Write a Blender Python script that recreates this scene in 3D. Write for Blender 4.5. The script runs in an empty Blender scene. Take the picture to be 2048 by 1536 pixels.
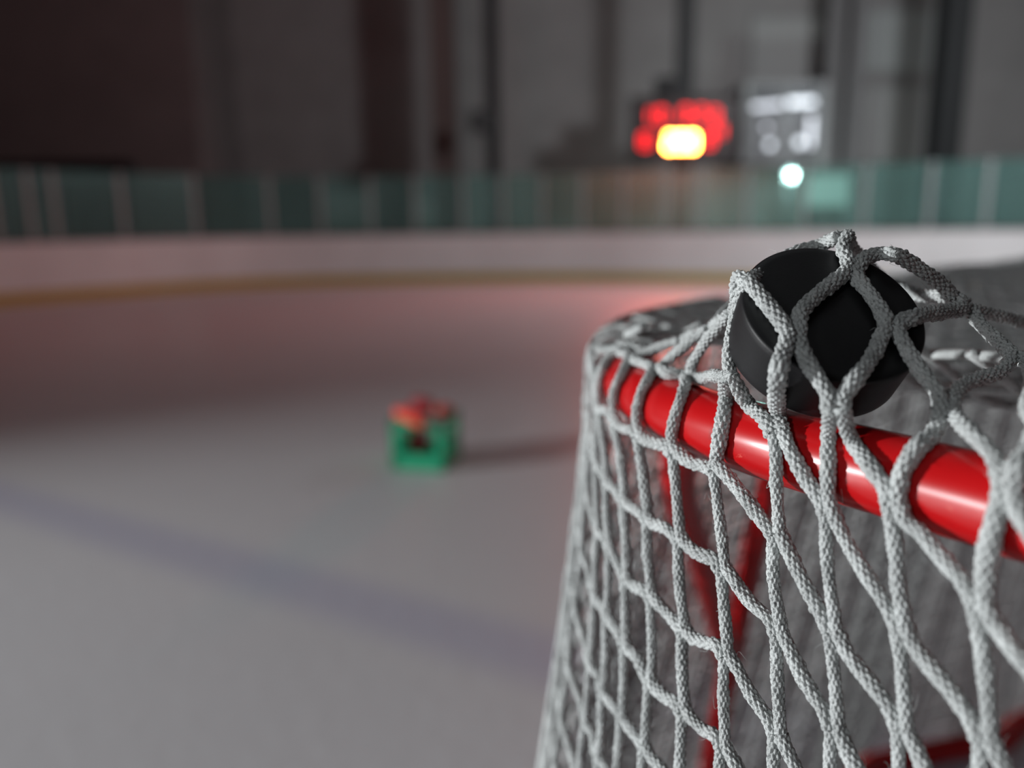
import bpy, math, random
import numpy as np
from mathutils import Vector, Matrix
random.seed(7); rng = np.random.default_rng(7)
sc = bpy.context.scene
C = sc.collection

# ------------------------------------------------------------------ camera
F = 1593.0
PITCH, ROLL, CAMH = math.radians(11.6), math.radians(0.73), 1.303
fwd = np.array([0, math.cos(PITCH), -math.sin(PITCH)])
up0 = np.array([0, math.sin(PITCH), math.cos(PITCH)])
r0 = np.array([1., 0, 0])
CR = r0*math.cos(ROLL)-up0*math.sin(ROLL)
CU = up0*math.cos(ROLL)+r0*math.sin(ROLL)
CP = np.array([0, 0, CAMH])
cam = bpy.data.cameras.new('camera'); camo = bpy.data.objects.new('camera', cam); C.objects.link(camo)
cam.sensor_width = 36; cam.lens = 28; cam.clip_start = 0.02; cam.clip_end = 100
M = Matrix(((CR[0], CU[0], -fwd[0], 0), (CR[1], CU[1], -fwd[1], 0), (CR[2], CU[2], -fwd[2], CAMH), (0, 0, 0, 1)))
camo.matrix_world = M
cam.dof.use_dof = True; cam.dof.focus_distance = 0.348; cam.dof.aperture_fstop = 2.95
sc.camera = camo
sc.view_settings.view_transform = 'Standard'; sc.view_settings.look = 'None'
sc.view_settings.gamma = 1; sc.view_settings.exposure = 0.0; sc.view_settings.use_curve_mapping = False
w = bpy.data.worlds.new('world'); sc.world = w; w.use_nodes = True
w.node_tree.nodes['Background'].inputs[0].default_value = (.6, .6, .7, 1)
w.node_tree.nodes['Background'].inputs[1].default_value = 0.01

def ray(x, y): return fwd+CR*(x-1024)/F-CU*(y-768)/F
def at(x, y, t): return CP+ray(x, y)*t
def onz(x, y, z):
    d = ray(x, y); return CP+d*((z-CAMH)/d[2])
def atd(x, y, D):                       # point on the ray at world depth D
    d = ray(x, y); return CP+d*(D/d[1])

# ------------------------------------------------------------------ lights
def lamp(name, kind, loc, target, energy, color, size=0.3, size_y=None, spot=None, blend=.4, spread=None):
    l = bpy.data.lights.new(name, kind); o = bpy.data.objects.new(name, l); C.objects.link(o)
    o.location = loc
    o.rotation_euler = (Vector(target)-Vector(loc)).to_track_quat('-Z', 'Y').to_euler()
    l.energy = energy; l.color = color
    if kind == 'AREA':
        l.size = size
        if size_y: l.shape = 'RECTANGLE'; l.size_y = size_y
        if spread: l.spread = spread
    else: l.shadow_soft_size = size
    if spot: l.spot_size = math.radians(spot); l.spot_blend = blend
    return o
lamp('doorway_floodlight', 'SPOT', (-11.3, .6, 1.66), (0.3, 1.5, 1.2), 6100, (.97, .99, 1), .16, spot=56, blend=1)
lamp('ceiling_lamp', 'AREA', (0.9, 1.6, 5.6), (0.9, 1.9, 0), 10, (.9, .96, 1.0), 1.6)
lamp('front_fill', 'AREA', (-3.0, -2.6, 2.5), (0.2, .4, 1.2), 34, (.94, .98, 1.0), .5)  # unseen soft fill, added to brighten the camera-facing ropes
lamp('far_ceiling_lamp', 'AREA', (9.0, 9.0, 6.5), (7.5, 16.0, 1.2), 500, (.93, .97, 1), 1.2)
lamp('scoreboard_glow_lamp', 'AREA', (3.6, 17.5, 3.55), (0.5, 9.0, 0), 190, (1, .1, .08), 1.6)
lamp('left_red_fill', 'AREA', (-4.5, 9.0, 7.0), (-6.5, 16.5, 1.0), 34, (1, .12, .10), 3.0)  # unseen red fill, added to tint the left boards and walls
lamp('rear_wall_fill', 'AREA', (8.0, 12.0, 8.7), (7.5, 21.5, 4), 125, (1, .95, .93), 6.0)  # added area fill washing the back wall, no fixture behind it

# ------------------------------------------------------------------ materials
def mat(name, col, rough=.6, metal=0, noise=0, nscale=20, bump=0, bscale=200, spec=.5, emit=None, es=0, coat=0):
    m = bpy.data.materials.new(name); m.use_nodes = True
    nt = m.node_tree; b = nt.nodes['Principled BSDF']
    b.inputs['Base Color'].default_value = (*col, 1); b.inputs['Roughness'].default_value = rough
    b.inputs['Metallic'].default_value = metal; b.inputs['Specular IOR Level'].default_value = spec
    if coat: b.inputs['Coat Weight'].default_value = coat; b.inputs['Coat Roughness'].default_value = .08
    tc = nt.nodes.new('ShaderNodeTexCoord')
    if noise:
        n = nt.nodes.new('ShaderNodeTexNoise'); n.inputs['Scale'].default_value = nscale; n.inputs['Detail'].default_value = 5
        nt.links.new(tc.outputs['Object'], n.inputs['Vector'])
        r = nt.nodes.new('ShaderNodeMapRange'); r.inputs['From Min'].default_value = .3; r.inputs['From Max'].default_value = .7
        r.inputs['To Min'].default_value = 1-noise; r.inputs['To Max'].default_value = 1+noise
        nt.links.new(n.outputs['Fac'], r.inputs['Value'])
        x = nt.nodes.new('ShaderNodeMix'); x.data_type = 'RGBA'; x.blend_type = 'MULTIPLY'; x.inputs[0].default_value = 1
        x.inputs[6].default_value = (*col, 1); nt.links.new(r.outputs[0], x.inputs[7]); nt.links.new(x.outputs[2], b.inputs['Base Color'])
    if bump:
        n2 = nt.nodes.new('ShaderNodeTexNoise'); n2.inputs['Scale'].default_value = bscale; n2.inputs['Detail'].default_value = 4
        nt.links.new(tc.outputs['Object'], n2.inputs['Vector'])
        bp = nt.nodes.new('ShaderNodeBump'); bp.inputs['Strength'].default_value = bump; bp.inputs['Distance'].default_value = .001
        nt.links.new(n2.outputs['Fac'], bp.inputs['Height']); nt.links.new(bp.outputs[0], b.inputs['Normal'])
    if emit: b.inputs['Emission Color'].default_value = (*emit, 1); b.inputs['Emission Strength'].default_value = es
    return m

rope_m = mat('woven cord', (.53, .555, .55), .68, noise=.22, nscale=90, bump=.9, bscale=1100, spec=.35)
red_m = mat('red enamel', (.50, .006, .008), .27, noise=.05, nscale=30, spec=.5, coat=.22)
# scuffs on the pipe
def scuffed(m):
    nt = m.node_tree; b = nt.nodes['Principled BSDF']; tc = nt.nodes['Texture Coordinate']
    src = b.inputs['Base Color'].links[0].from_socket
    mp = nt.nodes.new('ShaderNodeMapping'); mp.inputs['Scale'].default_value = (60, 14, 60); mp.inputs['Rotation'].default_value = (0, 0, -.5)
    nt.links.new(tc.outputs['Object'], mp.inputs[0])
    n = nt.nodes.new('ShaderNodeTexNoise'); n.inputs['Scale'].default_value = 1.6; n.inputs['Detail'].default_value = 7; n.inputs['Roughness'].default_value = .7
    nt.links.new(mp.outputs[0], n.inputs[0])
    r = nt.nodes.new('ShaderNodeValToRGB'); r.color_ramp.elements[0].position = .66; r.color_ramp.elements[1].position = .70
    nt.links.new(n.outputs['Fac'], r.inputs[0])
    x = nt.nodes.new('ShaderNodeMix'); x.data_type = 'RGBA'; x.inputs[7].default_value = (.72, .14, .11, 1)
    g = nt.nodes.new('ShaderNodeMath'); g.operation = 'MULTIPLY'; g.inputs[1].default_value = .55
    nt.links.new(r.outputs[0], g.inputs[0]); nt.links.new(g.outputs[0], x.inputs[0]); nt.links.new(src, x.inputs[6]); nt.links.new(x.outputs[2], b.inputs['Base Color'])
    # dark grime
    n3 = nt.nodes.new('ShaderNodeTexNoise'); n3.inputs['Scale'].default_value = 38; n3.inputs['Detail'].default_value = 6
    nt.links.new(tc.outputs['Object'], n3.inputs[0])
    r3 = nt.nodes.new('ShaderNodeValToRGB'); r3.color_ramp.elements[0].position = .68; r3.color_ramp.elements[1].position = .78
    nt.links.new(n3.outputs['Fac'], r3.inputs[0])
    x3 = nt.nodes.new('ShaderNodeMix'); x3.data_type = 'RGBA'; x3.inputs[7].default_value = (.10, .015, .012, 1)
    g3 = nt.nodes.new('ShaderNodeMath'); g3.operation = 'MULTIPLY'; g3.inputs[1].default_value = .7
    nt.links.new(r3.outputs[0], g3.inputs[0]); nt.links.new(g3.outputs[0], x3.inputs[0]); nt.links.new(x.outputs[2], x3.inputs[6]); nt.links.new(x3.outputs[2], b.inputs['Base Color'])
scuffed(red_m)
def speckle(m):          # random dark specks painted in place of shaded gaps between the braided strands
    nt = m.node_tree; b = nt.nodes['Principled BSDF']; tc = nt.nodes['Texture Coordinate']; src = b.inputs['Base Color'].links[0].from_socket
    n = nt.nodes.new('ShaderNodeTexNoise'); n.inputs['Scale'].default_value = 800; n.inputs['Detail'].default_value = 2
    nt.links.new(tc.outputs['Object'], n.inputs[0])
    r = nt.nodes.new('ShaderNodeMapRange'); r.inputs['From Min'].default_value = .58; r.inputs['From Max'].default_value = .68
    r.inputs['To Min'].default_value = 0; r.inputs['To Max'].default_value = .75; nt.links.new(n.outputs['Fac'], r.inputs['Value'])
    x = nt.nodes.new('ShaderNodeMix'); x.data_type = 'RGBA'; x.inputs[7].default_value = (.10, .10, .10, 1)
    nt.links.new(r.outputs[0], x.inputs[0]); nt.links.new(src, x.inputs[6]); nt.links.new(x.outputs[2], b.inputs['Base Color'])
speckle(rope_m)
puck_m = mat('vulcanised rubber', (.006, .006, .007), .5, noise=.3, nscale=60, bump=.07, bscale=900, spec=.4)
liner_m = mat('white liner cord', (.17, .16, .17), .8)
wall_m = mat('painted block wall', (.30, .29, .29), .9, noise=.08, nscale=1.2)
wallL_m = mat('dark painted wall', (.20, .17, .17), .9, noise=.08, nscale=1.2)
ceil_m = mat('ceiling', (.12, .12, .12), .9)
board_m = mat('white dasher plastic', (.72, .71, .71), .35, noise=.04, nscale=1.5)
kick_m = mat('yellow kickplate', (.44, .29, .025), .5)
cap_m = mat('dark cap rail', (.10, .07, .07), .5)
post_m = mat('aluminium post', (.34, .36, .36), .5, metal=.1)
col_dark = mat('black steel', (.018, .020, .022), .6)
col_brown = mat('brown steel', (.13, .095, .09), .7)
col_grey = mat('grey steel', (.16, .155, .16), .7)
conc_m = mat('rubber floor', (.06, .06, .06), .8)
green_m = mat('green crate plastic', (.015, .34, .17), .4)
cloth_m = mat('red cloth', (.95, .07, .04), .6)
cloth2_m = mat('dark red cloth', (.35, .02, .03), .7)
ban_m = mat('pale banner cloth', (.38, .38, .38), .8)
ban2_m = mat('grey panel', (.40, .42, .42), .8)
black_m = mat('matt black', (.012, .012, .014), .6)
booth_m = mat('booth wall', (.34, .34, .35), .7)
sb_m = mat('scoreboard cabinet', (.03, .012, .014), .45)
led_hot = mat('lit clock digits', (.1, .0, .0), .5, emit=(1, .30, .045), es=75)
led_red = mat('red glow digits', (.1, .0, .0), .5, emit=(1, .012, .018), es=2.9)
lamp_m = mat('lit lamp', (.8, .8, .8), .5, emit=(.88, 1, 1), es=60)
soft_m = mat('lit tube', (.8, .8, .8), .5, emit=(.85, .9, 1), es=1.6)
globe_m = mat('lit globe', (.8, .8, .8), .5, emit=(.85, .92, 1), es=2.2)
shade_m = mat('glass glow panel', (.15, .18, .17), .5, emit=(.80, .95, .90), es=.42)  # emission imitates the greenish glow reflected on the rink glass

def glass_material():
    m = bpy.data.materials.new('teal glass'); m.use_nodes = True; nt = m.node_tree; nt.nodes.clear()
    o = nt.nodes.new('ShaderNodeOutputMaterial'); t = nt.nodes.new('ShaderNodeBsdfTransparent'); t.inputs[0].default_value = (.66, .86, .83, 1)
    d = nt.nodes.new('ShaderNodeBsdfDiffuse'); d.inputs[0].default_value = (.30, .52, .50, 1)
    d2 = nt.nodes.new('ShaderNodeBsdfTranslucent'); d2.inputs[0].default_value = (.45, .72, .68, 1)
    dm = nt.nodes.new('ShaderNodeMixShader'); nt.links.new(d.outputs[0], dm.inputs[1]); nt.links.new(d2.outputs[0], dm.inputs[2])
    g = nt.nodes.new('ShaderNodeBsdfGlossy'); g.inputs['Roughness'].default_value = .25; g.inputs[0].default_value = (.8, .95, .92, 1)
    n = nt.nodes.new('ShaderNodeTexNoise'); n.inputs['Scale'].default_value = 2.5
    r = nt.nodes.new('ShaderNodeMapRange'); r.inputs['To Min'].default_value = .09; r.inputs['To Max'].default_value = .24
    nt.links.new(n.outputs['Fac'], r.inputs['Value'])
    a = nt.nodes.new('ShaderNodeMixShader'); b = nt.nodes.new('ShaderNodeMixShader'); b.inputs[0].default_value = .035
    nt.links.new(r.outputs[0], a.inputs[0]); nt.links.new(t.outputs[0], a.inputs[1]); nt.links.new(dm.outputs[0], a.inputs[2])
    nt.links.new(a.outputs[0], b.inputs[1]); nt.links.new(g.outputs[0], b.inputs[2]); nt.links.new(b.outputs[0], o.inputs[0])
    return m
glass_m = glass_material()

def ice_material():
    m = mat('ice sheet', (.7, .7, .72), .42, spec=.5)
    nt = m.node_tree; b = nt.nodes['Principled BSDF']; tc = nt.nodes['Texture Coordinate']
    n = nt.nodes.new('ShaderNodeTexNoise'); n.inputs['Scale'].default_value = .9; n.inputs['Detail'].default_value = 6
    nt.links.new(tc.outputs['Object'], n.inputs[0])
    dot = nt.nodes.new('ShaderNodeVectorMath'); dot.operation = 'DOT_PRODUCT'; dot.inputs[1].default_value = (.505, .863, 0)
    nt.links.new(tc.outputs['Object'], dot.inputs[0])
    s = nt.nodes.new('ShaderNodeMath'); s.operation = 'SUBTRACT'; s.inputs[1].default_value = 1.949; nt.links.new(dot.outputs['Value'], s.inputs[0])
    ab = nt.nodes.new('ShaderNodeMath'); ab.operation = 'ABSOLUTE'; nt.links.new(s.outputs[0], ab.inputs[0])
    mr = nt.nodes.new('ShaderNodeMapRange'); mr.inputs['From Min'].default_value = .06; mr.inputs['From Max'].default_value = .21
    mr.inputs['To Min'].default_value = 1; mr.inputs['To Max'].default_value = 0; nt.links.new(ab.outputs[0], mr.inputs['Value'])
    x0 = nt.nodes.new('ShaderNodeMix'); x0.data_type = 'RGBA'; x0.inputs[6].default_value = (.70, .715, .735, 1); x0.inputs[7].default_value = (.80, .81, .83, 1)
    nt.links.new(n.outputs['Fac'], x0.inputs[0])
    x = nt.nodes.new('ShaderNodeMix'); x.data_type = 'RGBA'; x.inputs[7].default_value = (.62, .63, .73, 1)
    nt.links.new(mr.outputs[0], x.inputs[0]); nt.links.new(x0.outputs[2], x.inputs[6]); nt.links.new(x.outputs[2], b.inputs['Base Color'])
    n2 = nt.nodes.new('ShaderNodeTexNoise'); n2.inputs['Scale'].default_value = 14; n2.inputs['Detail'].default_value = 5
    nt.links.new(tc.outputs['Object'], n2.inputs[0])
    bp = nt.nodes.new('ShaderNodeBump'); bp.inputs['Strength'].default_value = .12; bp.inputs['Distance'].default_value = .01
    nt.links.new(n2.outputs['Fac'], bp.inputs['Height']); nt.links.new(bp.outputs[0], b.inputs['Normal'])
    return m
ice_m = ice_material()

# ------------------------------------------------------------------ mesh helpers
class MB:
    def __init__(s): s.v = []; s.q = []; s.t = []; s.n = 0; s.poly = []
    def add(s, v, q=None, t=None, poly=None):
        v = np.asarray(v, float).reshape(-1, 3)
        if q is not None and len(q): s.q.append(np.asarray(q, int)+s.n)
        if t is not None and len(t): s.t.append(np.asarray(t, int)+s.n)
        if poly: s.poly += [[i+s.n for i in p] for p in poly]
        s.v.append(v); s.n += len(v)
    def box(s, c, size, rz=0, ax=None):
        h = np.array(size)/2; v = np.array([[x, y, z] for x in (-1, 1) for y in (-1, 1) for z in (-1, 1)])*h
        if ax is not None: v = v@np.array(ax)
        elif rz: a = np.array([[math.cos(rz), math.sin(rz), 0], [-math.sin(rz), math.cos(rz), 0], [0, 0, 1]]); v = v@a
        s.add(v+np.array(c), q=[[0, 1, 3, 2], [4, 6, 7, 5], [0, 4, 5, 1], [2, 3, 7, 6], [0, 2, 6, 4], [1, 5, 7, 3]])
    def tube(s, P, r, n=12, cap=True, braid=False, flat=1.0):
        P = np.asarray(P, float); T = np.gradient(P, axis=0); T /= np.linalg.norm(T, axis=1)[:, None]+1e-12
        u = np.cross(T[0], [0, 0, 1.]); 
        if np.linalg.norm(u) < .1: u = np.cross(T[0], [1., 0, 0])
        u /= np.linalg.norm(u); Us = [u]
        for i in range(1, len(P)):
            u = u-T[i]*(u@T[i]); u = u/np.linalg.norm(u); Us.append(u)
        Us = np.array(Us); Vs = np.cross(T, Us)
        th = np.linspace(0, 2*np.pi, n, endpoint=False)
        rad = np.ones((len(P), n))*(r if np.isscalar(r) else np.asarray(r)[:, None])
        if braid:
            sl = np.r_[0, np.cumsum(np.linalg.norm(np.diff(P, axis=0), axis=1))]+rng.uniform(0, .01)
            uu = th[None, :]/(2*np.pi)*8+0*sl[:, None]; vv = sl[:, None]/.0050+0*th[None, :]
            a = uu+vv; b_ = uu-vv; fa = np.floor(a); fb = np.floor(b_); da = a-fa-.5; db = b_-fb-.5
            par = (fa+fb) % 2
            across = np.where(par == 0, da, db); along = np.where(par == 0, db, da)
            hgt = (1-np.abs(2*across)**2.6)*(1-.50*np.abs(2*along)**3)
            j = rng.normal(0, .13, (64, 64)); hgt = hgt*(1+j[(fa % 64).astype(int), (fb % 64).astype(int)])
            wv = 1+.05*np.sin(sl*230+rng.uniform(0, 6))[:, None]
            rad = rad*wv*(.68+.42*hgt)
        V = P[:, None, :]+rad[..., None]*(np.cos(th)[None, :, None]*Us[:, None, :]+flat*np.sin(th)[None, :, None]*Vs[:, None, :])
        m = len(P); i = np.arange(m-1)[:, None]*n; j = np.arange(n)[None, :]; j2 = (j+1) % n
        q = np.stack([i+j, i+j2, i+n+j2, i+n+j], -1).reshape(-1, 4)
        pl = [list(range(n))[::-1], list(range((m-1)*n, m*n))] if cap else None
        s.add(V.reshape(-1, 3), q=q, poly=pl)
    def lathe(s, prof, n=48, O=(0, 0, 0), X=(1, 0, 0), Y=(0, 1, 0), Z=(0, 0, 1)):
        X, Y, Z, O = map(lambda a: np.array(a, float), (X, Y, Z, O)); th = np.linspace(0, 2*np.pi, n, endpoint=False)
        V = [O+r*(X*math.cos(a)+Y*math.sin(a))+Z*z for r, z in prof for a in th]
        m = len(prof); q = [[i*n+j, i*n+(j+1) % n, (i+1)*n+(j+1) % n, (i+1)*n+j] for i in range(m-1) for j in range(n)]
        s.add(V, q=q, poly=[list(range(n))[::-1], list(range((m-1)*n, m*n))])
    def sphere(s, c, r, n=16):
        th = np.linspace(0, np.pi, n//2+1)[1:-1]; s.lathe([(r*math.sin(a), -r*math.cos(a)) for a in th], n, c)
    def extrude(s, poly, z0, z1):
        n = len(poly); v = [(x, y, z0) for x, y in poly]+[(x, y, z1) for x, y in poly]
        s.add(v, q=[[i, (i+1) % n, n+(i+1) % n, n+i] for i in range(n)], poly=[list(range(n))[::-1], list(range(n, 2*n))])
    def build(s, name, m, parent=None, smooth=False, tag=None):
        me = bpy.data.meshes.new(name); V = np.concatenate(s.v)
        loops = []; starts = []; tot = 0
        for arr, k in ((s.q, 4), (s.t, 3)):
            if arr:
                A = np.concatenate(arr); loops.append(A.ravel()); starts.append(tot+np.arange(len(A))*k); tot += A.size
        for p in s.poly: loops.append(np.array(p)); starts.append(np.array([tot])); tot += len(p)
        L = np.concatenate(loops).astype(np.int32); S = np.concatenate(starts).astype(np.int32)
        loc = None
        if parent is not None: V = V-np.array(parent.location)
        me.vertices.add(len(V)); me.vertices.foreach_set('co', V.astype(np.float32).ravel())
        me.loops.add(len(L)); me.loops.foreach_set('vertex_index', L)
        me.polygons.add(len(S)); me.polygons.foreach_set('loop_start', S)
        me.update(calc_edges=True); me.validate()
        me.polygons.foreach_set('use_smooth', np.full(len(me.polygons), bool(smooth)))
        me.materials.append(m)
        o = bpy.data.objects.new(name, me); C.objects.link(o)
        if parent is not None: o.parent = parent
        if tag: settag(o, *tag)
        return o
def settag(o, label, cat, group=None):
    o['label'] = label; o['category'] = cat
    if group: o['group'] = group
def thing(name, loc, label, cat, group=None):
    o = bpy.data.objects.new(name, None); C.objects.link(o); o.location = loc; o.empty_display_size = .1
    settag(o, label, cat, group); return o
def part(mb, name, m, root, smooth=False): return mb.build(name, m, root, smooth)
def sub(mb, name, m, parent, root, smooth=False):
    # sub-part: parent sits at identity inside root
    o = mb.build(name, m, None, smooth); o.data.transform(Matrix.Translation(-root.location)); o.parent = parent; return o
def struct(mb, name, m, smooth=False):
    o = mb.build(name, m, None, smooth); o['kind'] = 'structure'; return o
def cr(pts, n=12):
    P = [np.array(p, float) for p in pts]; P = [2*P[0]-P[1]]+P+[2*P[-1]-P[-2]]; o = []
    for i in range(1, len(P)-2):
        a, b, c, d = P[i-1:i+3]
        for j in range(n):
            t = j/n; o.append(.5*((2*b)+(c-a)*t+(2*a-5*b+4*c-d)*t*t+(3*b-a-3*c+d)*t**3))
    o.append(P[-2]); return np.array(o)
def resample(P, ds):
    S = np.r_[0, np.cumsum(np.linalg.norm(np.diff(P, axis=0), axis=1))]; n = max(2, int(S[-1]/ds)+1)
    t = np.linspace(0, S[-1], n); return np.stack([np.interp(t, S, P[:, k]) for k in range(P.shape[1])], 1)

# ------------------------------------------------------------------ rink
BP = [(-12.2, -9), (-12.4, 0), (-12.0, 6), (-10.9, 9.8), (-9.7, 12.0), (-8.61, 13.43), (-7.62, 14.6), (-6.31, 15.95), (-4.46, 16.95), (-1.32, 17.35), (1.2, 17.1),
      (2.88, 16.6), (5.9, 15.65), (8.77, 14.2), (11.2, 12.0), (12.8, 9.0), (13.6, 4), (13.6, -9)]
B = resample(cr(BP, 10), .25); nB = len(B)
def bnorm(P):
    T = np.gradient(P, axis=0); T /= np.linalg.norm(T, axis=1)[:, None]; return np.stack([-T[:, 1], T[:, 0]], 1)   # outward (left of travel)
NB = bnorm(B)
def wallband(mb, o0, o1, z0, z1):
    A = B+NB*o0; D = B+NB*o1
    v = [np.c_[A, np.full(nB, z0)], np.c_[D, np.full(nB, z0)], np.c_[D, np.full(nB, z1)], np.c_[A, np.full(nB, z1)]]
    i = np.arange(nB-1); q = [np.stack([k*nB+i, k*nB+i+1, ((k+1) % 4)*nB+i+1, ((k+1) % 4)*nB+i], 1) for k in range(4)]
    mb.add(np.concatenate(v), q=np.concatenate(q))
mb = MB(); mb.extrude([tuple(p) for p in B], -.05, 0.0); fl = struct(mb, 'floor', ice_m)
mb = MB(); mb.box((1, 5, -.11), (38, 42, .1)); struct(mb, 'floor_concourse', conc_m)
mb = MB(); wallband(mb, 0.001, .10, 0, 1.03); bd = struct(mb, 'wall_boards', board_m)
mb = MB(); wallband(mb, -.012, .0, 0, .20); kp = struct(mb, 'baseboard_boards', kick_m)
mb = MB(); wallband(mb, -.012, .14, 1.03, 1.07); cp = struct(mb, 'trim_1', cap_m)
mb = MB(); mb.box((1, 22.6, 4.5), (32, .3, 9.2)); struct(mb, 'wall_back', wall_m)
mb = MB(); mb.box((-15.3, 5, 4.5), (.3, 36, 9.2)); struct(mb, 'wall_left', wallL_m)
mb = MB(); mb.box((17.3, 5, 4.5), (.3, 36, 9.2)); struct(mb, 'wall_right', wall_m)
mb = MB(); mb.box((1, -13.2, 4.5), (32, .3, 9.2)); struct(mb, 'wall_front', wall_m)
mb = MB(); mb.box((1, 5, 9.2), (34, 38, .2)); struct(mb, 'ceiling', ceil_m)
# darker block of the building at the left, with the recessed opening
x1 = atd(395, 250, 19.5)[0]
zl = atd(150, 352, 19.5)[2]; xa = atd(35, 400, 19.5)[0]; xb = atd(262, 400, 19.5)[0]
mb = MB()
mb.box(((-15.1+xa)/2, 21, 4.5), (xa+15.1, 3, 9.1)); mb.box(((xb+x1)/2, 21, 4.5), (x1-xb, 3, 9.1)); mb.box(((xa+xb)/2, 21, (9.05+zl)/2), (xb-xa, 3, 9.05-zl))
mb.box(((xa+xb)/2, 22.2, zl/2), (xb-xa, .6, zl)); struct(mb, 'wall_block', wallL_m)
mb = MB(); mb.box(((xa+xb)/2, 21.85, zl/2), (xb-xa, .06, zl-.1))
xm = atd(108, 400, 19.4)[0]
struct(mb, 'door_1', black_m)
mb = MB(); zc = zl+.13
mb.box(((xa+xb)/2+.02, 19.2, zc), (xb-xa+.35, .6, .34))
mb.build('entrance_canopy', black_m, tag=('black canopy over the dark opening in the wall at the left', 'canopy'))
mb = MB(); mb.box((xm, 19.35, zl/2), (.26, .16, zl-.08)); mb.build('entrance_post', col_brown, tag=('brown post standing under the black canopy at left', 'post'))

# stanchions and glass panes on the boards
def on_path(px, y=400):
    d = ray(px, y); a = math.atan2(d[0], d[1]); ang = np.arctan2(B[:, 0], B[:, 1]); ok = B[:, 1] > -2
    idx = np.where(ok)[0]; i = idx[np.argsort(ang[idx])]
    f = np.interp(a, ang[i], i.astype(float)); k = int(f); t = f-k; return B[k]*(1-t)+B[min(k+1, nB-1)]*t, NB[k]
ST = [-90, -10, 60, 110, 245, 390, 540, 640, 740, 830, 925, 1005, 1085, 1165, 1245, 1330, 1400, 1495, 1610, 1730, 1860, 1975, 2085]
GZ0, GZ1 = 1.07, 2.26
prev = None
gp, sp = [], []
places = {540: 'left of the brown column', }
for i, px in enumerate(ST):
    p, n = on_path(px); p = p+n*.06
    rz = math.atan2(-n[0], n[1])
    mb = MB(); mb.box((p[0], p[1], (GZ0+GZ1)/2), (.075, .05, GZ1-GZ0), rz)
    pmb = mb
    if prev is not None:
        q = (p+prev)/2; d = p-prev; L = np.hypot(*d)
        mb = MB(); mb.box((q[0], q[1], (GZ0+GZ1)/2-.005), (L-.08, .012, GZ1-GZ0-.01), math.atan2(d[1], d[0]))
        root = thing('glass_panel', (q[0], q[1], GZ0), 'x', 'glass', 'glass panels along the boards')
        part(mb, 'pane', glass_m, root); part(pmb, 'post', post_m, root); gp.append(((ST[i-1]+px)/2, root))
    prev = p
def where(px):
    marks = [(0, 'at the left edge of the view'), (150, 'in front of the dark canopied opening'), (330, 'right of the canopied opening'), (470, 'in front of the left stretch of plain wall'), (590, 'in front of the middle of the plain left wall'),
             (690, 'nearest left of the brown column'), (785, 'directly left of the brown column base'), (880, 'in front of the brown column'), (965, 'in front of the thin black column'), (1045, 'just right of the thin black column'),
             (1125, 'midway between thin black column and scoreboard'), (1205, 'left of the scoreboard'), (1290, 'under the left end of the scoreboard'), (1365, 'under the lit scoreboard digits'),
             (1450, 'under the right end of the scoreboard'), (1550, 'by the bright white lamp'), (1670, 'right of the bright white lamp'), (1795, 'left of the thick black column'), (1918, 'in front of the thick black column'), (2030, 'at the right edge of the view')]
    return min(marks, key=lambda m: abs(m[0]-px))[1]
used = {}
for lst, kind, cat, grp in ((gp, 'teal glass panel', 'glass', 'glass panels along the boards'),):
    for px, o in lst:
        l = kind+', '+where(px)
        if l in used: l = l+', right-hand neighbour'
        used[l] = 1; settag(o, l, cat, grp)

# columns behind the glass
def column(px_top, px_bot, wpx, D, m, label, h=9.05):
    a = atd(px_top, 0, D); b = atd(px_bot, 450, D); x = (a[0]+b[0])/2; wd = wpx*D/F
    root = thing('steel_column', (x, D, -.06), label, 'column')
    mb = MB(); mb.box((x, D-wd*.42, h/2-.03), (wd, .03, h)); mb.box((x, D+wd*.42, h/2-.03), (wd, .03, h)); mb.box((x, D, h/2-.03), (.04, wd*.82, h)); part(mb, 'flanges', m, root)
    mb = MB(); mb.box((x, D, -.04), (wd*1.5, wd*1.5, .04)); part(mb, 'base_plate', m, root)
    return x, wd
column(885, 893, 46, 20.5, col_brown, 'wide dark brown column behind the glass, left of the thin black one')
xs, ws = column(980, 990, 27, 19.6, col_dark, 'thin black column with a black loudspeaker on its side')
xsb, wsb = column(1370, 1364, 30, 19.4, col_dark, 'black column carrying the red scoreboard')
column(1657, 1657, 30, 21.5, col_grey, 'dim grey column just left of its twin, right of the lit booth')
column(1703, 1700, 28, 21.5, col_grey, 'dim grey column right of its twin, near the lit booth')
column(1898, 1882, 50, 19.8, col_dark, 'thick black column near the right side')
# loudspeaker
p = atd(962, 243, 19.3); p = atd(962, 243, 19.0); root = thing('loudspeaker', tuple(p), 'small black loudspeaker fixed to the thin black column', 'loudspeaker')
mb = MB(); mb.box(p, (.40, .36, .46), .3); part(mb, 'cabinet', black_m, root)
mb = MB(); mb.box(p+np.array([.06, -.19, 0]), (.32, .02, .38), .3); part(mb, 'grille', col_dark, root)
mb = MB(); mb.box((p[0]+.22, 19.29, p[2]), (.12, .27, .08)); part(mb, 'bracket', black_m, root)
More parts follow.
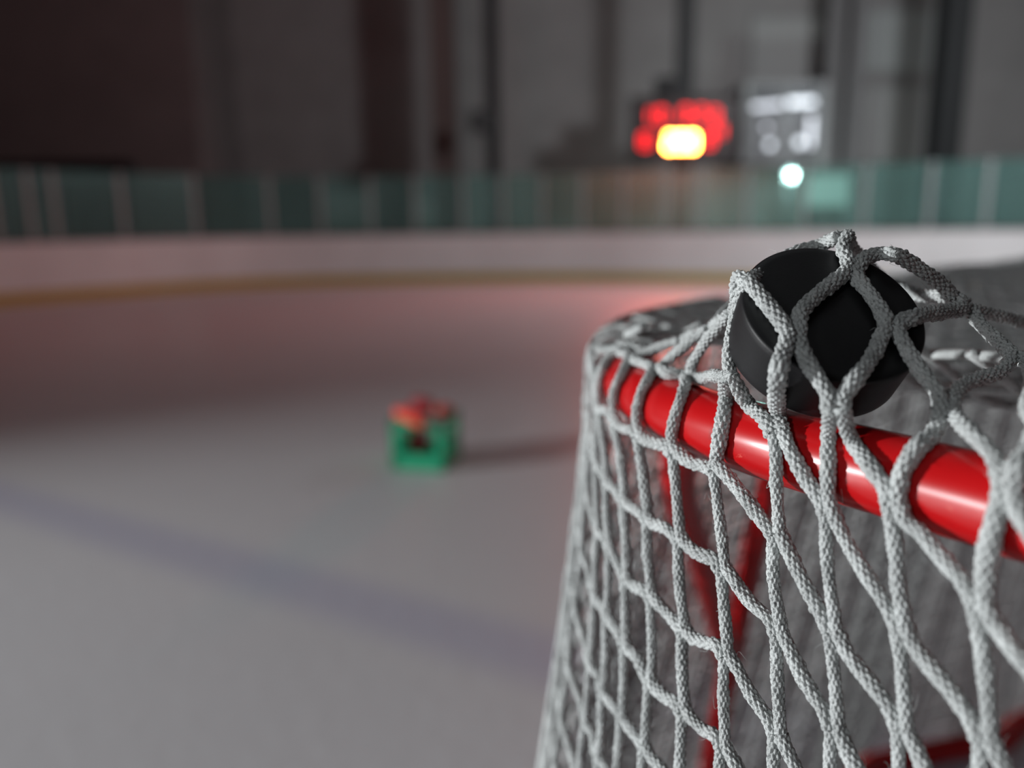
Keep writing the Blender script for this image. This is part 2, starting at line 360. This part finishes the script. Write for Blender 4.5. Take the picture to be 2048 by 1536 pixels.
# thin horizontal beams on the right bay
# scoreboard
SD = 19.0
c0 = atd(1268, 198, SD); c1 = atd(1472, 318, SD); cx = (c0[0]+c1[0])/2; cz = (c0[2]+c1[2])/2; sw = c1[0]-c0[0]; sh = c0[2]-c1[2]
root = thing('scoreboard', (cx, SD, cz), 'black scoreboard with glowing red and yellow digits, hung on a black column', 'scoreboard')
mb = MB(); mb.box((cx, SD+.12, cz), (sw, .24, sh)); part(mb, 'cabinet', sb_m, root)
mb = MB()
for s in (-1, 1): mb.box((cx+s*(sw/2+.02), SD+.1, cz), (.04, .34, sh+.08)); mb.box((cx, SD+.1, cz+s*(sh/2+.02)), (sw+.08, .34, .04))
part(mb, 'frame', black_m, root)
SEG = {'0': 'abcdef', '1': 'bc', '2': 'abged', '3': 'abgcd', '4': 'fgbc', '5': 'afgcd', '6': 'afgedc', '7': 'abc', '8': 'abcdefg', '9': 'abfgcd'}
def digit(mb, ch, x, z, w_, h_, t):
    for s in SEG[ch]:
        b_ = {'a': (0, h_/2, 1), 'g': (0, 0, 1), 'd': (0, -h_/2, 1), 'f': (-w_/2, h_/4, 0), 'b': (w_/2, h_/4, 0), 'e': (-w_/2, -h_/4, 0), 'c': (w_/2, -h_/4, 0)}[s]
        mb.box((x+b_[0], SD-.015, z+b_[1]), (w_ if b_[2] else t, .03, t if b_[2] else h_/2))
d0 = atd(1334, 268, SD); d1 = atd(1390, 300, SD); dz = (d0[2]+d1[2])/2; dh = d0[2]-d1[2]; dw = d1[0]-d0[0]
for k, ch in enumerate('200'):
    mb = MB(); digit(mb, ch, d0[0]+dw*(.12+.38*k), dz, dw*.22, dh*.82, .065); part(mb, 'clock_digit', led_hot, root)
rr = [(1292, 232, '1'), (1322, 232, '0'), (1372, 229, '0'), (1402, 229, '2'), (1428, 232, '3'), (1290, 282, '8'), (1418, 280, '8'), (1438, 262, '4')]
for x, y, ch in rr:
    q = atd(x, y, SD); mb = MB(); digit(mb, ch, q[0], q[2], .17, .27, .06); part(mb, 'glow_digit', led_red, root)  # extra red digits added so their blur spreads a glow over the face
q = atd(1340, 168, SD); root = thing('horn_box', (q[0], SD+.1, q[2]), 'small black box standing on top of the scoreboard', 'horn')
mb = MB(); mb.box((q[0], SD+.12, q[2]-.05), (.62, .22, .42)); part(mb, 'housing', black_m, root)
mb = MB(); mb.lathe([(.05, 0), (.16, .10)], 20, (q[0], SD, q[2]-.05), (1, 0, 0), (0, 0, 1), (0, -1, 0)); part(mb, 'horn_mouth', black_m, root)
# lit booth at the right
BDp = 21.2
a = atd(1500, 186, BDp); b_ = atd(1638, 312, BDp)
bx0, bx1, bz1, bz0 = a[0], b_[0], a[2]+.15, b_[2]-.1
mb = MB()
mb.box(((bx0+bx1)/2, BDp+1.2, (bz0+bz1)/2), (bx1-bx0+.2, .08, bz1-bz0)); mb.box(((bx0+bx1)/2, BDp+.6, bz0-.05), (bx1-bx0+.3, 1.3, .1)); mb.box(((bx0+bx1)/2, BDp+.6, bz1+.05), (bx1-bx0+.3, 1.3, .1))
mb.box((bx0-.1, BDp+.6, (bz0+bz1)/2), (.1, 1.3, bz1-bz0)); mb.box((bx1+.1, BDp+.6, (bz0+bz1)/2), (.1, 1.3, bz1-bz0)); struct(mb, 'wall_booth', booth_m)
mb = MB()
for s in (0, .5, 1): mb.box((bx0+(bx1-bx0)*s, BDp, (bz0+bz1)/2), (.07, .07, bz1-bz0))
struct(mb, 'window_1', post_m)
q0 = atd(1575, 205, BDp+.5); q1 = atd(1628, 203, BDp+.5)
mb = MB(); mb.tube([q0, q1], .07, 10); mb.build('tube_light', globe_m, tag=('bright right-hand tube light inside the upper booth', 'light'))
q0 = atd(1506, 214, BDp+.5); q1 = atd(1566, 208, BDp+.5)
mb = MB(); mb.tube([q0, q1], .05, 10); mb.build('tube_light', soft_m, tag=('dim left-hand tube light inside the upper booth', 'light'))
for x, y, r_, m_, l_ in ((1540, 290, .08, globe_m, 'round white lamp low at the left inside the upper booth'), (1600, 285, .10, globe_m, 'round white lamp low at the right inside the upper booth'), (1533, 255, .06, soft_m, 'faint round lamp above the left booth lamp')):
    q = atd(x, y, BDp+.3); mb = MB(); mb.sphere(q, r_, 20); mb.build('globe_lamp', m_, True and None, True, tag=(l_, 'lamp'))
q = atd(1622, 262, BDp+.4); mb = MB(); mb.box(q, (.10, .05, .75)); mb.build('light_panel', soft_m, tag=('narrow upright lit panel at the right end of the booth', 'light'))
# bright lamp behind the glass
q = atd(1583, 350, 19.0); root = thing('bright_lamp', tuple(q), 'very bright white lamp shining just above the glass under the booth', 'lamp')
mb = MB(); mb.sphere(q, .055, 20); part(mb, 'bulb', lamp_m, root, True)
bl = bpy.data.lights.new('bulb_light', 'POINT'); bl.energy = 130; bl.color = (.85, 1, .97); bl.shadow_soft_size = .05; blo = bpy.data.objects.new('bulb_light', bl); C.objects.link(blo); blo.location = q+np.array([.05, -.25, -.1])
mb = MB(); mb.lathe([(.05, .25), (.09, .12), (.12, .03)], 20, q, (1, 0, 0), (0, 0, 1), (0, 1, 0)); part(mb, 'reflector', post_m, root)
mb = MB(); mb.tube([q+np.array([0, .2, 0]), q+np.array([0, .2, -q[2]])], .03, 8); part(mb, 'pole', col_grey, root)
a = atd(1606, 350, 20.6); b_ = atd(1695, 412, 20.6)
mb = MB(); mb.box(((a[0]+b_[0])/2, 20.6, (a[2]+b_[2])/2), (b_[0]-a[0], .1, a[2]-b_[2])); o = mb.build('glow_panel', shade_m, tag=('added pale green glow panel right of the bright lamp', 'glow panel'))  # glowing panel added in place of the pale reflections on the glass
mb = MB()
for s in (0, 1): mb.box((a[0]+(b_[0]-a[0])*s, 20.62, a[2]/2-.03), (.06, .06, a[2]+.05))
fr = mb.build('stand', post_m); fr.parent = o
# pale panels on the back wall
for x0, y0, x1_, y1, m_, l_ in ((1506, 36, 1642, 168, ban_m, 'pale blank banner hanging high above the lit booth'), (1722, 22, 1868, 140, ban2_m, 'pale upper banner left of the thick black column'),
                            (1720, 176, 1864, 322, ban_m, 'pale lower banner left of the thick black column')):
    a = atd(x0, y0, 22.3); b_ = atd(x1_, y1, 22.3)
    mb = MB(); mb.box(((a[0]+b_[0])/2, 22.38, (a[2]+b_[2])/2), (b_[0]-a[0], .03, a[2]-b_[2]))
    o = mb.build('wall_banner', m_, tag=(l_, 'banner')); 
    mb = MB(); mb.tube([(a[0]-.1, 22.38, a[2]+.02), (b_[0]+.1, 22.38, a[2]+.02)], .03, 8); r_ = mb.build('hanging_rod', post_m); r_.parent = o
# pale cabinets / boxes behind the glass left of the brown column
for x0, x1_, y0, l_ in ((645, 742, 384, 'pale grey cabinet behind the glass, left of its bluish neighbour'), (820, 862, 400, 'small bluish grey cabinet behind the glass beside the brown column')):
    a = atd(x0, y0, 19.2); b_ = atd(x1_, y0, 19.2)
    root = thing('storage_cabinet', ((a[0]+b_[0])/2, 19.4, -.06), l_, 'cabinet')
    mb = MB(); mb.box(((a[0]+b_[0])/2, 19.4, a[2]/2-.03), (b_[0]-a[0], .4, a[2]+.06)); part(mb, 'body', ban2_m, root)
    mb = MB(); mb.box(((a[0]+b_[0])/2, 19.19, a[2]/2), ((b_[0]-a[0])*.9, .02, a[2]*.9)); dr = part(mb, 'door', ban2_m, root)

# ------------------------------------------------------------------ crate with red bundles
cc = np.array([-.475, 4.225]); CRZ = math.radians(-13)
root = thing('milk_crate', (cc[0], cc[1], 0), 'bright green plastic crate standing on the ice', 'crate')
root.rotation_euler = (0, 0, 0)
def rot(v): return np.array([v[0]*math.cos(CRZ)-v[1]*math.sin(CRZ), v[0]*math.sin(CRZ)+v[1]*math.cos(CRZ)])
cw, ch_ = .30, .275
def cbox(mb, x, y, z, sx, sy, sz):
    p = cc+rot((x, y)); mb.box((p[0], p[1], z), (sx, sy, sz), CRZ)
mb = MB(); cbox(mb, 0, 0, .012, cw, cw, .012); part(mb, 'crate_floor', green_m, root)
for sgn, axd, nm in ((-1, 1, 'front_wall'), (1, 1, 'back_wall'), (-1, 0, 'left_wall'), (1, 0, 'right_wall')):
    mb = MB(); o_ = sgn*(cw/2-.006)
    def wb(u, z, su, sz):
        if axd: cbox(mb, u, o_, z, su, .012, sz)
        else: cbox(mb, o_, u, z, .012, su, sz)
    wb(0, ch_-.02, cw, .04); wb(0, .045, cw, .09)
    for u in (-.128, .128): wb(u, ch_/2, .044, ch_)
    if nm != 'front_wall':
        for u in (-.07, -.035, 0, .035, .07): wb(u, .12, .008, .08)
        wb(0, .125, cw-.03, .008); wb(0, .16, cw-.03, .010)
    part(mb, nm, green_m, root)
def bundle(name, a, b_, r, m, lab):
    a = np.array(a); b_ = np.array(b_); P = resample(np.array([a, (a+b_)/2+np.array([0, 0, .01]), b_]), .01)
    t = np.linspace(-1, 1, len(P)); R_ = r*np.sqrt(np.clip(1-np.abs(t)**5, .05, 1))*(1+.06*np.sin(t*17))
    mb = MB(); mb.tube(P, R_, 16); mb.build(name, m, None, True, tag=(lab, 'cloth'))
def cp3(u, v, z): p = cc+rot((u, v)); return (p[0], p[1], z)
bundle('cloth_bundle', cp3(-.105, -.18, .33), cp3(.07, -.195, .27), .036, cloth_m, 'bright red rolled cloth lying slanted over the front rim of the green crate')
bundle('cloth_bundle', cp3(-.10, .06, .305), cp3(.03, .05, .30), .045, cloth2_m, 'dark red rolled cloth lying in the middle of the green crate')
bundle('cloth_bundle', cp3(.10, -.06, .30), cp3(.115, .06, .285), .032, cloth_m, 'bright red rolled cloth at the right side of the green crate')
bundle('cloth_bundle', cp3(-.04, -.05, .21), cp3(-.02, -.05, .07), .042, cloth2_m, 'dark red rolled cloth standing inside the green crate')

# ------------------------------------------------------------------ goal frame
ZR, RR, RO = 1.203, .017, .003
RAIL = [(.30, .04), (.235, .155), (.193, .228), (.167, .272), (.142, .309), (.115, .350), (.090, .402), (.075, .462), (.073, .515), (.075, .565), (.086, .617),
        (.107, .672), (.145, .733), (.19, .795), (.24, .858), (.29, .915), (.653, 1.235), (.80, 1.36), (1.0, 1.52), (1.24, 1.70), (1.36, 1.765), (1.47, 1.76), (1.56, 1.69), (1.62, 1.56), (1.675, 1.37), (1.71, 1.205)]
A = cr(RAIL); SA = np.r_[0, np.cumsum(np.linalg.norm(np.diff(A, axis=0), axis=1))]; SEND = SA[-1]
NA = np.gradient(A, axis=0); NA /= np.linalg.norm(NA, axis=1)[:, None]; NA = np.stack([-NA[:, 1], NA[:, 0]], 1)
def rail(s):
    p = np.array([np.interp(s, SA, A[:, 0]), np.interp(s, SA, A[:, 1])]); n = np.array([np.interp(s, SA, NA[:, 0]), np.interp(s, SA, NA[:, 1])]); return p, n/np.linalg.norm(n)
def nearr(q):
    d = A[1:]-A[:-1]; w_ = q-A[:-1]; t = np.clip((w_*d).sum(1)/(d*d).sum(1), 0, 1); c = A[:-1]+d*t[:, None]
    e = q-c; D = np.hypot(e[:, 0], e[:, 1]); i = D.argmin(); sg = d[i][0]*e[i][1]-d[i][1]*e[i][0]
    return D[i]*(1 if sg > 0 else -1), SA[i]+t[i]*(SA[i+1]-SA[i])
def offs(s, dz):
    k = np.interp(s, [0, .5, .8, 1.05, 1.3, 1.55, 1.75, 1.91, 2.11, 2.24, 2.5, SEND], [.12, .13, .18, .27, .22, .17, .19, .20, .12, .06, .09, .12])
    return k*(math.sqrt(dz*dz+.01)-.1)
def fsurf(p):
    h, s = nearr(p[:2]); dz = ZR-p[2]
    if dz < 0: return math.hypot(h, dz)-(RR+RO)
    return h-(RR+RO+offs(s, dz))
def hit(x, y):
    d = ray(x, y); t = .22; best = (9, 0)
    while t < .75:
        v = fsurf(CP+d*t)
        if v < best[0]: best = (v, t)
        if v < 0:
            lo, hi = t-.004, t
            for _ in range(18):
                m_ = (lo+hi)/2
                if fsurf(CP+d*m_) < 0: hi = m_
                else: lo = m_
            return CP+d*hi
        t += .004
    return CP+d*best[1]
Q = (RR+RO)*math.pi/2
def smap(s, w_):          # w=0 top of the rail, grows outwards/down
    s = min(max(s, 0), SEND); p, n = rail(s); R_ = RR+RO
    if w_ < 0: q = p+n*w_; return np.array([q[0], q[1], ZR+R_])
    if w_ < Q: a = w_/R_; q = p+n*R_*math.sin(a); return np.array([q[0], q[1], ZR+R_*math.cos(a)])
    dz = w_-Q; q = p+n*(R_+offs(s, dz)); return np.array([q[0], q[1], ZR-dz])
goal = thing('hockey_goal', (.9, .9, 0), 'red steel hockey goal with white cord net, standing on the ice', 'goal')
R3 = np.c_[A, np.full(len(A), ZR)]
mb = MB(); mb.tube(resample(R3, .008), RR, 40); top_rail = part(mb, 'top_rail', red_m, goal, True)
mb = MB(); base = []
for s in np.linspace(0, SEND, 120):
    p, n = rail(s); q = p+n*offs(s, 1.17); base.append((q[0], q[1], .022))
mb.tube(base, .028, 20); part(mb, 'base_frame', red_m, goal, True)
FP1, FP2 = A[0]+np.array([.012, -.03]), A[-1]+np.array([.02, -.02])
for fp, e in ((FP1, base[0]), (FP2, base[-1])):
    mb = MB(); mb.tube([(fp[0], fp[1], .0), (fp[0], fp[1], 1.19)], .030, 24); part(mb, 'goalpost', red_m, goal, True)
    
mb = MB(); mb.tube(resample(np.array([(FP1[0], FP1[1], 1.19), (FP2[0], FP2[1], 1.19)]), .05), .030, 24); part(mb, 'crossbar', red_m, goal, True)
T0 = onz(1568, 592, ZR); T0 = np.array([T0[0], T0[1]-.045, ZR-.01]); B0 = np.array([.31, 1.285, .03])
hh, ss = nearr(T0[:2]); p, n = rail(ss); T0[:2] = p
mb = MB(); mb.tube(resample(np.array([T0, B0]), .03), .0175, 20); part(mb, 'support_pipe', red_m, goal, True)
# curved brace from the corner of the rail to the support pipe
K = T0+(B0-T0)*.50
mb = MB(); mb.tube(cr([np.append(rail(.66)[0], ZR-.012), (.146, .69, 1.13), (.168, .765, 1.03), (.235, .92, .88), tuple(K)], 10), .0175, 20); part(mb, 'corner_brace', red_m, goal, True)
# mirror pipe at the far corner
sT = 2.5; p, n = rail(sT); q = p+n*offs(sT, 1.17)
mb = MB(); mb.tube([(p[0], p[1], ZR-.01), (q[0], q[1], .03)], .0175, 16); part(mb, 'support_pipe', red_m, goal, True)

# ------------------------------------------------------------------ puck
PC = at(1666, 624, .3335); PN = CR*.05+CU*.6-fwd*.8; PN /= np.linalg.norm(PN)
PX = np.cross(PN, [0, 0, 1.]); PX /= np.linalg.norm(PX); PY = np.cross(PN, PX)
root = thing('hockey_puck', tuple(PC-PN*.0127), 'black rubber hockey puck leaning on the red rail under the white net', 'puck')
PC = PC+np.array([0, 0, .0006])
R_, T_ = .0381, .0254; bv = .0012
prof = [(.0005, 0), (.02, 0), (.0345, 0), (R_-bv, 0), (R_-bv*.3, -bv*.3), (R_, -bv)]
prof += [(R_, -bv-(T_-2*bv)*k/8) for k in range(1, 8)]+[(R_, -T_+bv), (R_-bv*.3, -T_+bv*.3), (R_-bv, -T_), (.02, -T_), (.0005, -T_)]
mb = MB(); mb.lathe(prof, 128, PC, PX, -PY, PN); pk = part(mb, 'puck_body', puck_m, root, False)
for pl in pk.data.polygons: pl.use_smooth = True
def pplane(x, y, off=.0033):
    d = ray(x, y); o_ = PC+PN*off; t = ((o_-CP)@PN)/(d@PN); return CP+d*t

# ------------------------------------------------------------------ netting traced on the real surface
NT = {(3,0):(1555,865),(3,1):(1553,1068),(3,2):(1558,1268),(3,3):(1555,1470),(4,1):(1658,1027),(4,2):(1666,1262),(4,3):(1669,1457),
(5,1):(1784,1000),(5,2):(1802,1254),(5,3):(1805,1457),(6,1):(2015,975),(6,2):(1958,1205),(6,3):(1971,1480),
(2,0):(1430,935),(2,1):(1446,1137),(2,2):(1452,1310),(2,3):(1446,1492),
(1,-2):(1376,751),(1,-1):(1348,904),(1,0):(1358,1077),(1,1):(1367,1259),(1,2):(1367,1421),
(0,-3):(1312,737),(0,-2):(1277,869),(0,-1):(1295,1039),(0,0):(1302,1193),(0,1):(1300,1361),(0,2):(1288,1493),
(-1,-4):(1262,717),(-1,-3):(1229,841),(-1,-2):(1248,1001),(-1,-1):(1252,1155),(-1,0):(1250,1286),(-1,1):(1244,1434),
(-2,-5):(1221,692),(-2,-4):(1197,803),(-2,-3):(1214,960),(-2,-2):(1220,1096),(-2,-1):(1214,1226),(-2,0):(1206,1380),(-2,1):(1197,1508),
(-3,-4):(1192,917),(-3,-3):(1196,1058),(-3,-2):(1190,1188),(-3,-1):(1181,1323),(-3,0):(1172,1440)}
NA_ = {(3,-1):(1588,668,'p'),(3,-2):(1700,548,'p'),(4,-1):(1782,656,'p'),(2,-2):(1494,563,'p'),(2,-3):(1685,474,'p'),(4,0):(1672,818,.300),(5,0):(1893,815,.305),
(2,-1):(1455,750,.350),(1,-3):(1462,625,.375),(0,-4):(1420,655,.41),(-1,-5):(1365,680,.45),(3,-3):(1908,594,.370),(4,-2):(1938,618,.372),(4,-3):(2075,650,.42),(5,-1):(2037,712,.345),
(6,0):(2090,850,.265),(1,-4):(1580,545,.41),(2,-4):(1765,560,.42),(0,-5):(1475,602,.46)}
SN = -PN
def gv(x, y, c):
    if c == 'b': return hit(x, y)
    if c == 'p': return pplane(x, y)
    return at(x, y, c)
pos, sw_ = {}, {}
for k, v in NT.items():
    P = hit(*v); pos[k] = P; h, s = nearr(P[:2]); dz = ZR-P[2]
    sw_[k] = (s, Q+dz if dz > 0 else max(0, (RR+RO)*math.acos(min(1, -dz/(RR+RO)))))
for k, v in NA_.items(): pos[k] = gv(*v)
def lat(k, m):
    w_ = .043+.0405*m+.0375*(2-k)
    s = .3705+.0276*(2-k)-.018*(1-math.exp(-max(0, w_-.043)/.09))
    if k < -4: s = .3705+.0276*(2-k)-.018*(1-math.exp(-max(0, w_-.043)/.09))*math.exp((k+4)/6)
    return s, w_
TR = set(pos)
for k in range(-3, 7):
    ms = [m for (kk, m) in NT if kk == k]; m1 = max(ms); s1, w1 = sw_[(k, m1)]
    for m in range(m1+1, m1+32):
        w1 += .0412; s1 -= .0035*math.exp(-(m-m1)/4)
        if w1 > 1.19: break
        pos[(k, m)] = smap(s1, w1); sw_[(k, m)] = (s1, w1)
for k in range(7, 16):
    for m in range(1, 40):
        s0_, w0_ = sw_[(6, 2)]; w1 = w0_+.0412*(m-2)-.012*(k-6); s1 = s0_-.030*(k-6)-.010*(1-math.exp(-max(0, w1-.05)/.09))
        if w1 > 1.19 or w1 < 0 or s1 < .01: continue
        pos[(k, m)] = smap(s1, w1); sw_[(k, m)] = (s1, w1)
kmin = -int((SEND-.37)/.0276)+2
for k in range(kmin, 0):
    for m in range(-120-0, 45):
        if False: pass
        s, w_ = lat(k, m) if k > kmin-1 else (0, 0)
        if w_ < (-.05 if k > -8 else -.012) or w_ > 1.19 or s < .005 or s > SEND-.005: continue
        if (k, m) in pos: continue
        if k >= -2 and w_ < .0: continue
        if k >= -2 and m < -5: continue
        pos[(k, m)] = smap(s, w_); sw_[(k, m)] = (s, w_)
# m runs from far negative for the rear columns: w depends on both
for k in range(kmin, -14):
    for m in range(int((-.043-.0375*(2-k)-.05)/.0405)-1, int((1.15-.0375*(2-k))/.0405)+1):
        if (k, m) in pos: continue
        s, w_ = lat(k, m)
        if w_ < -.012 or w_ > 1.19 or s < .005 or s > SEND-.005: continue
        pos[(k, m)] = smap(s, w_); sw_[(k, m)] = (s, w_)
MID = {
((0,-3),(0,-2)): [(1293,763,'b'),(1281,787,'b'),(1274,815,'b'),(1273,840,'b')],
((1,-2),(1,-1)): [(1371,768,'b'),(1360,800,'b'),(1347,843,'b'),(1343,875,'b')],
((2,-1),(2,0)): [(1452,792,'b'),(1446,831,'b'),(1440,875,'b'),(1434,907,'b')],
((-1,-4),(-1,-3)): [(1240,753,'b'),(1229,779,'b'),(1226,810,'b')],
((-2,-5),(-2,-4)): [(1207,734,'b'),(1197,762,'b')],
((2,-1),(3,0)): [(1495,808,'b'),(1528,838,'b')],
((3,-1),(3,0)): [(1567,705,'p'),(1557,740,'p'),(1553,785,.320),(1556,825,'b')],
((3,-1),(4,0)): [(1607,709,'p'),(1632,750,'p'),(1654,787,.304)],
((4,-1),(4,0)): [(1745,712,'p'),(1716,752,.305),(1690,790,.302)],
((4,-1),(5,0)): [(1810,692,'p'),(1845,747,.314),(1872,782,.308)],
((4,0),(4,1)): [(1657,870,'b'),(1656,935,'b'),(1657,985,'b')],
((4,0),(5,1)): [(1703,880,'b'),(1741,934,'b'),(1770,975,'b')],
((5,0),(5,1)): [(1870,862,.297),(1834,896,'b'),(1805,942,'b')],
((5,0),(6,1)): [(1917,840,.293),(1955,878,.277),(1990,918,'b')],
((3,0),(4,1)): [(1585,910,'b'),(1610,955,'b'),(1638,998,'b')],
((3,0),(3,1)): [(1552,920,'b'),(1553,980,'b')],
((2,0),(3,1)): [(1470,970,'b'),(1500,1009,'b')],
((1,-1),(2,0)): [(1378,924,'b'),(1405,932,'b')],
((2,-2),(2,-1)): [(1483,592,.345),(1471,635,.350),(1463,680,.352),(1457,718,.352)],
((2,-2),(3,-1)): [(1530,603,'p'),(1560,640,'p')],
((3,-2),(3,-1)): [(1662,568,'p'),(1624,599,'p'),(1600,628,'p')],
((3,-2),(4,-1)): [(1731,577,'p'),(1751,604,'p'),(1766,630,'p')],
((1,-4),(2,-3)): [(1640,492,.378)],
((2,-4),(2,-3)): [(1700,492,.378)],
((2,-4),(3,-3)): [(1840,590,.40)],
((2,-3),(2,-2)): [(1640,491,.370),(1590,505,.366),(1540,532,.361)],
((2,-3),(3,-2)): [(1686,497,'p'),(1696,524,'p')],
((3,-3),(3,-2)): [(1880,566,.364),(1851,546,.357),(1820,524,.352),(1788,509,.346),(1756,508,'p'),(1726,520,'p')],
((4,-2),(4,-1)): [(1908,621,.362),(1880,625,.350),(1850,629,.338),(1825,636,'p'),(1800,645,'p')],
((4,-2),(5,-1)): [(1960,648,.364),(1992,678,.357)],
((5,-1),(5,0)): [(2000,743,.338),(1941,763,.326),(1908,788,.314)],
((1,-3),(1,-2)): [(1439,652,.385),(1417,675,.395),(1401,699,.405),(1385,728,.414)],
((0,-4),(0,-3)): [(1388,675,.418),(1369,691,.424),(1350,706,.430),(1331,724,.436)],
((-1,-5),(-1,-4)): [(1330,690,.458),(1295,702,.465)],
((1,-2),(2,-1)): [(1395,757,.405),(1425,751,.375)],
((6,0),(6,1)): [(2060,900,.262),(2035,935,.258)],
}
fine, coarse = MB(), MB()
def nodeframe(kk):
    k, m = kk; c = pos[kk]; ex, en, rt = [], [], []
    for nb, lst, sg in (((k, m+1), ex, 1), ((k+1, m+1), ex, 1), ((k, m-1), en, -1), ((k-1, m-1), en, -1)):
        e = tuple(sorted([kk, nb])) if False else None
        if nb in pos:
            key = (kk, nb) if sg > 0 else (nb, kk)
            md = MID.get(key)
            tgt = pos[nb]
            if md: tgt = gv(*(md[0] if sg > 0 else md[-1]))
            d = (tgt-c)*sg; L = np.linalg.norm(d)
            if L > 1e-6: lst.append(d/L*(1.5 if nb in ((k+1, m+1), (k-1, m-1)) else .7)); rt.append((1 if nb in ((k+1, m+1), (k, m-1)) else -1)*(d/L)*sg)
    if not ex and not en: return None
    ax = np.sum(ex+en, axis=0); ax /= np.linalg.norm(ax)+1e-9
    r_ = np.sum(rt, axis=0) if rt else np.array([1., 0, 0]); r_ = r_-ax*(r_@ax); L = np.linalg.norm(r_)
    if L < .05:
        r_ = CR-ax*(CR@ax); L = np.linalg.norm(r_)
    return ax, r_/L
FR = {kk: nodeframe(kk) for kk in pos}
HL = .0105
def rope(a, b_, kind):
    near_ = a[0] >= -6 and a[0] <= 9 and pos[a][2] > .93 and pos[b_][2] > .90
    A_, B_ = pos[a], pos[b_]; L = np.linalg.norm(B_-A_)
    fa, fb = FR[a], FR[b_]
    if L > .14 or fa is None or fb is None: return
    so = RO*.66
    md = MID.get((a, b_))
    h = min(HL, L*.2)
    if near_:
        # V edge leaves on the left and arrives on the right; D edge leaves right, arrives left
        s0, s1 = (-1, 1) if kind == 'V' else (1, -1)
        sa_ = .2 if a == (2, -2) else 1; sb_ = .2 if b_ == (2, -2) else 1
        pts = [A_+fa[1]*so*s0*sa_]
        if not md and kind == 'D': pts.append(A_+fa[1]*so*s0+fa[0]*h)
        if md: pts += [gv(*q) for q in md]
        elif a in sw_ and b_ in sw_ and (sw_[a][1] < Q*1.3):
            (sa, wa), (sb, wb) = sw_[a], sw_[b_]
            if max(wa, wb) > 0: pts += [smap(sa+(sb-sa)*t, wa+(wb-wa)*t) for t in (.35, .65)]
        else:
            pts += [(A_+B_)/2+rng.normal(0, .0006, 3)]
        if not md and kind == 'D': pts.append(B_+fb[1]*so*s1-fb[0]*h)
        pts.append(B_+fb[1]*so*s1*sb_)
        P = resample(cr(pts, 10), .00042)
        rr_ = .00315 if (A_[2] > 1.215 and a[0] >= 2) else (.0026 if kind == 'V' else .00295)
        fine.tube(P, rr_*(1.0+.05*rng.normal()), 44, cap=True, braid=True, flat=1.0)
        for _ in range(rng.integers(1, 4)):
            i = rng.integers(2, len(P)-3); T = P[i+1]-P[i-1]; T /= np.linalg.norm(T)
            u = rng.normal(0, 1, 3); u -= T*(u@T); u /= np.linalg.norm(u); v = np.cross(T, u)
            l = rng.uniform(.0015, .0045); c_ = rng.normal(0, .6)
            H = [P[i]+u*RO*.9, P[i]+u*(RO+l*.4)+T*l*.5*rng.normal(), P[i]+u*(RO+l*.55)+T*l*rng.normal()+v*l*c_]
            fine.tube(cr(H, 4), np.linspace(.00011, .00005, 9), 4)
    else:
        pts = [A_]
        if a in sw_ and b_ in sw_ and sw_[a][1] < Q*1.2 and max(sw_[a][1], sw_[b_][1]) > 0:
            (sa, wa), (sb, wb) = sw_[a], sw_[b_]; pts += [smap(sa+(sb-sa)*t, wa+(wb-wa)*t) for t in (.25, .5, .75)]
        pts += [B_]; coarse.tube(pts, RO, 7, cap=False)
for kk in list(pos):
    k, m = kk
    for nb, kd in (((k, m+1), 'V'), ((k+1, m+1), 'D')):
        if nb in pos: rope(kk, nb, kd)
part(fine, 'side_netting', rope_m, goal, True)
part(coarse, 'rear_netting', rope_m, goal, True)

# top netting: diamond cords across the top opening
poly = np.array(RAIL+[tuple(FP2), tuple(FP1)])
def inside(p):
    x, y = p; c_ = False; j = len(poly)-1
    for i in range(len(poly)):
        if (poly[i][1] > y) != (poly[j][1] > y) and x < (poly[j][0]-poly[i][0])*(y-poly[i][1])/(poly[j][1]-poly[i][1])+poly[i][0]: c_ = not c_
        j = i
    return c_
def topz(p):
    d = math.hypot(p[0]-.155, p[1]-.375); h, s = nearr(np.array(p))
    return 1.2225+.032*math.exp(-(max(0, d-.08)/.06)**2)-.036*min(1, abs(h)/.2)**1.5
tn = MB()
e1 = np.array([.767, .642]); e2 = np.array([-.642, .767])
dA = e1*.42+e2*.91; dB = e1*.93-e2*.36
for dd in (dA, dB):
    dd = dd/np.linalg.norm(dd); nn = np.array([-dd[1], dd[0]])
    for o_ in np.arange(-3, 3, .0345):
        run = []
        for t in np.arange(-3, 4, .012):
            p = nn*o_+dd*t
            ok = math.hypot(p[0]-.155, p[1]-.375) > .088 and -.1 < p[0] < 1.9 and -.1 < p[1] < 1.9 and inside(p) and not (nearr(p)[0] > -.05 and nearr(p)[1] < .50 and nearr(p)[1] > .2)
            if ok: run.append((p[0]+.002*math.sin(t*37+o_*90), p[1]+.002*math.cos(t*41+o_*60), topz(p)))
            if (not ok) and run:
                if len(run) > 2: tn.tube(run, RO, 8)
                run = []
        if len(run) > 2: tn.tube(run, RO, 8)
part(tn, 'top_netting', rope_m, goal, True)
# fine inner liner hanging inside the rear netting
ln = MB()
def inn(s, z):
    p, n = rail(s); dz = ZR-z; q = p+n*(offs(s, dz)+.021); return (q[0], q[1], z)
for s in np.arange(.75, SEND-.7, .0155): ln.tube([inn(s, z) for z in (1.16, .9, .6, .3, .05)], .0019, 4, cap=False)
for z in np.arange(.05, 1.17, .0155): ln.tube([inn(s, z) for s in np.linspace(.75, SEND-.7, 40)], .0019, 4, cap=False)
part(ln, 'inner_liner', liner_m, goal, False)
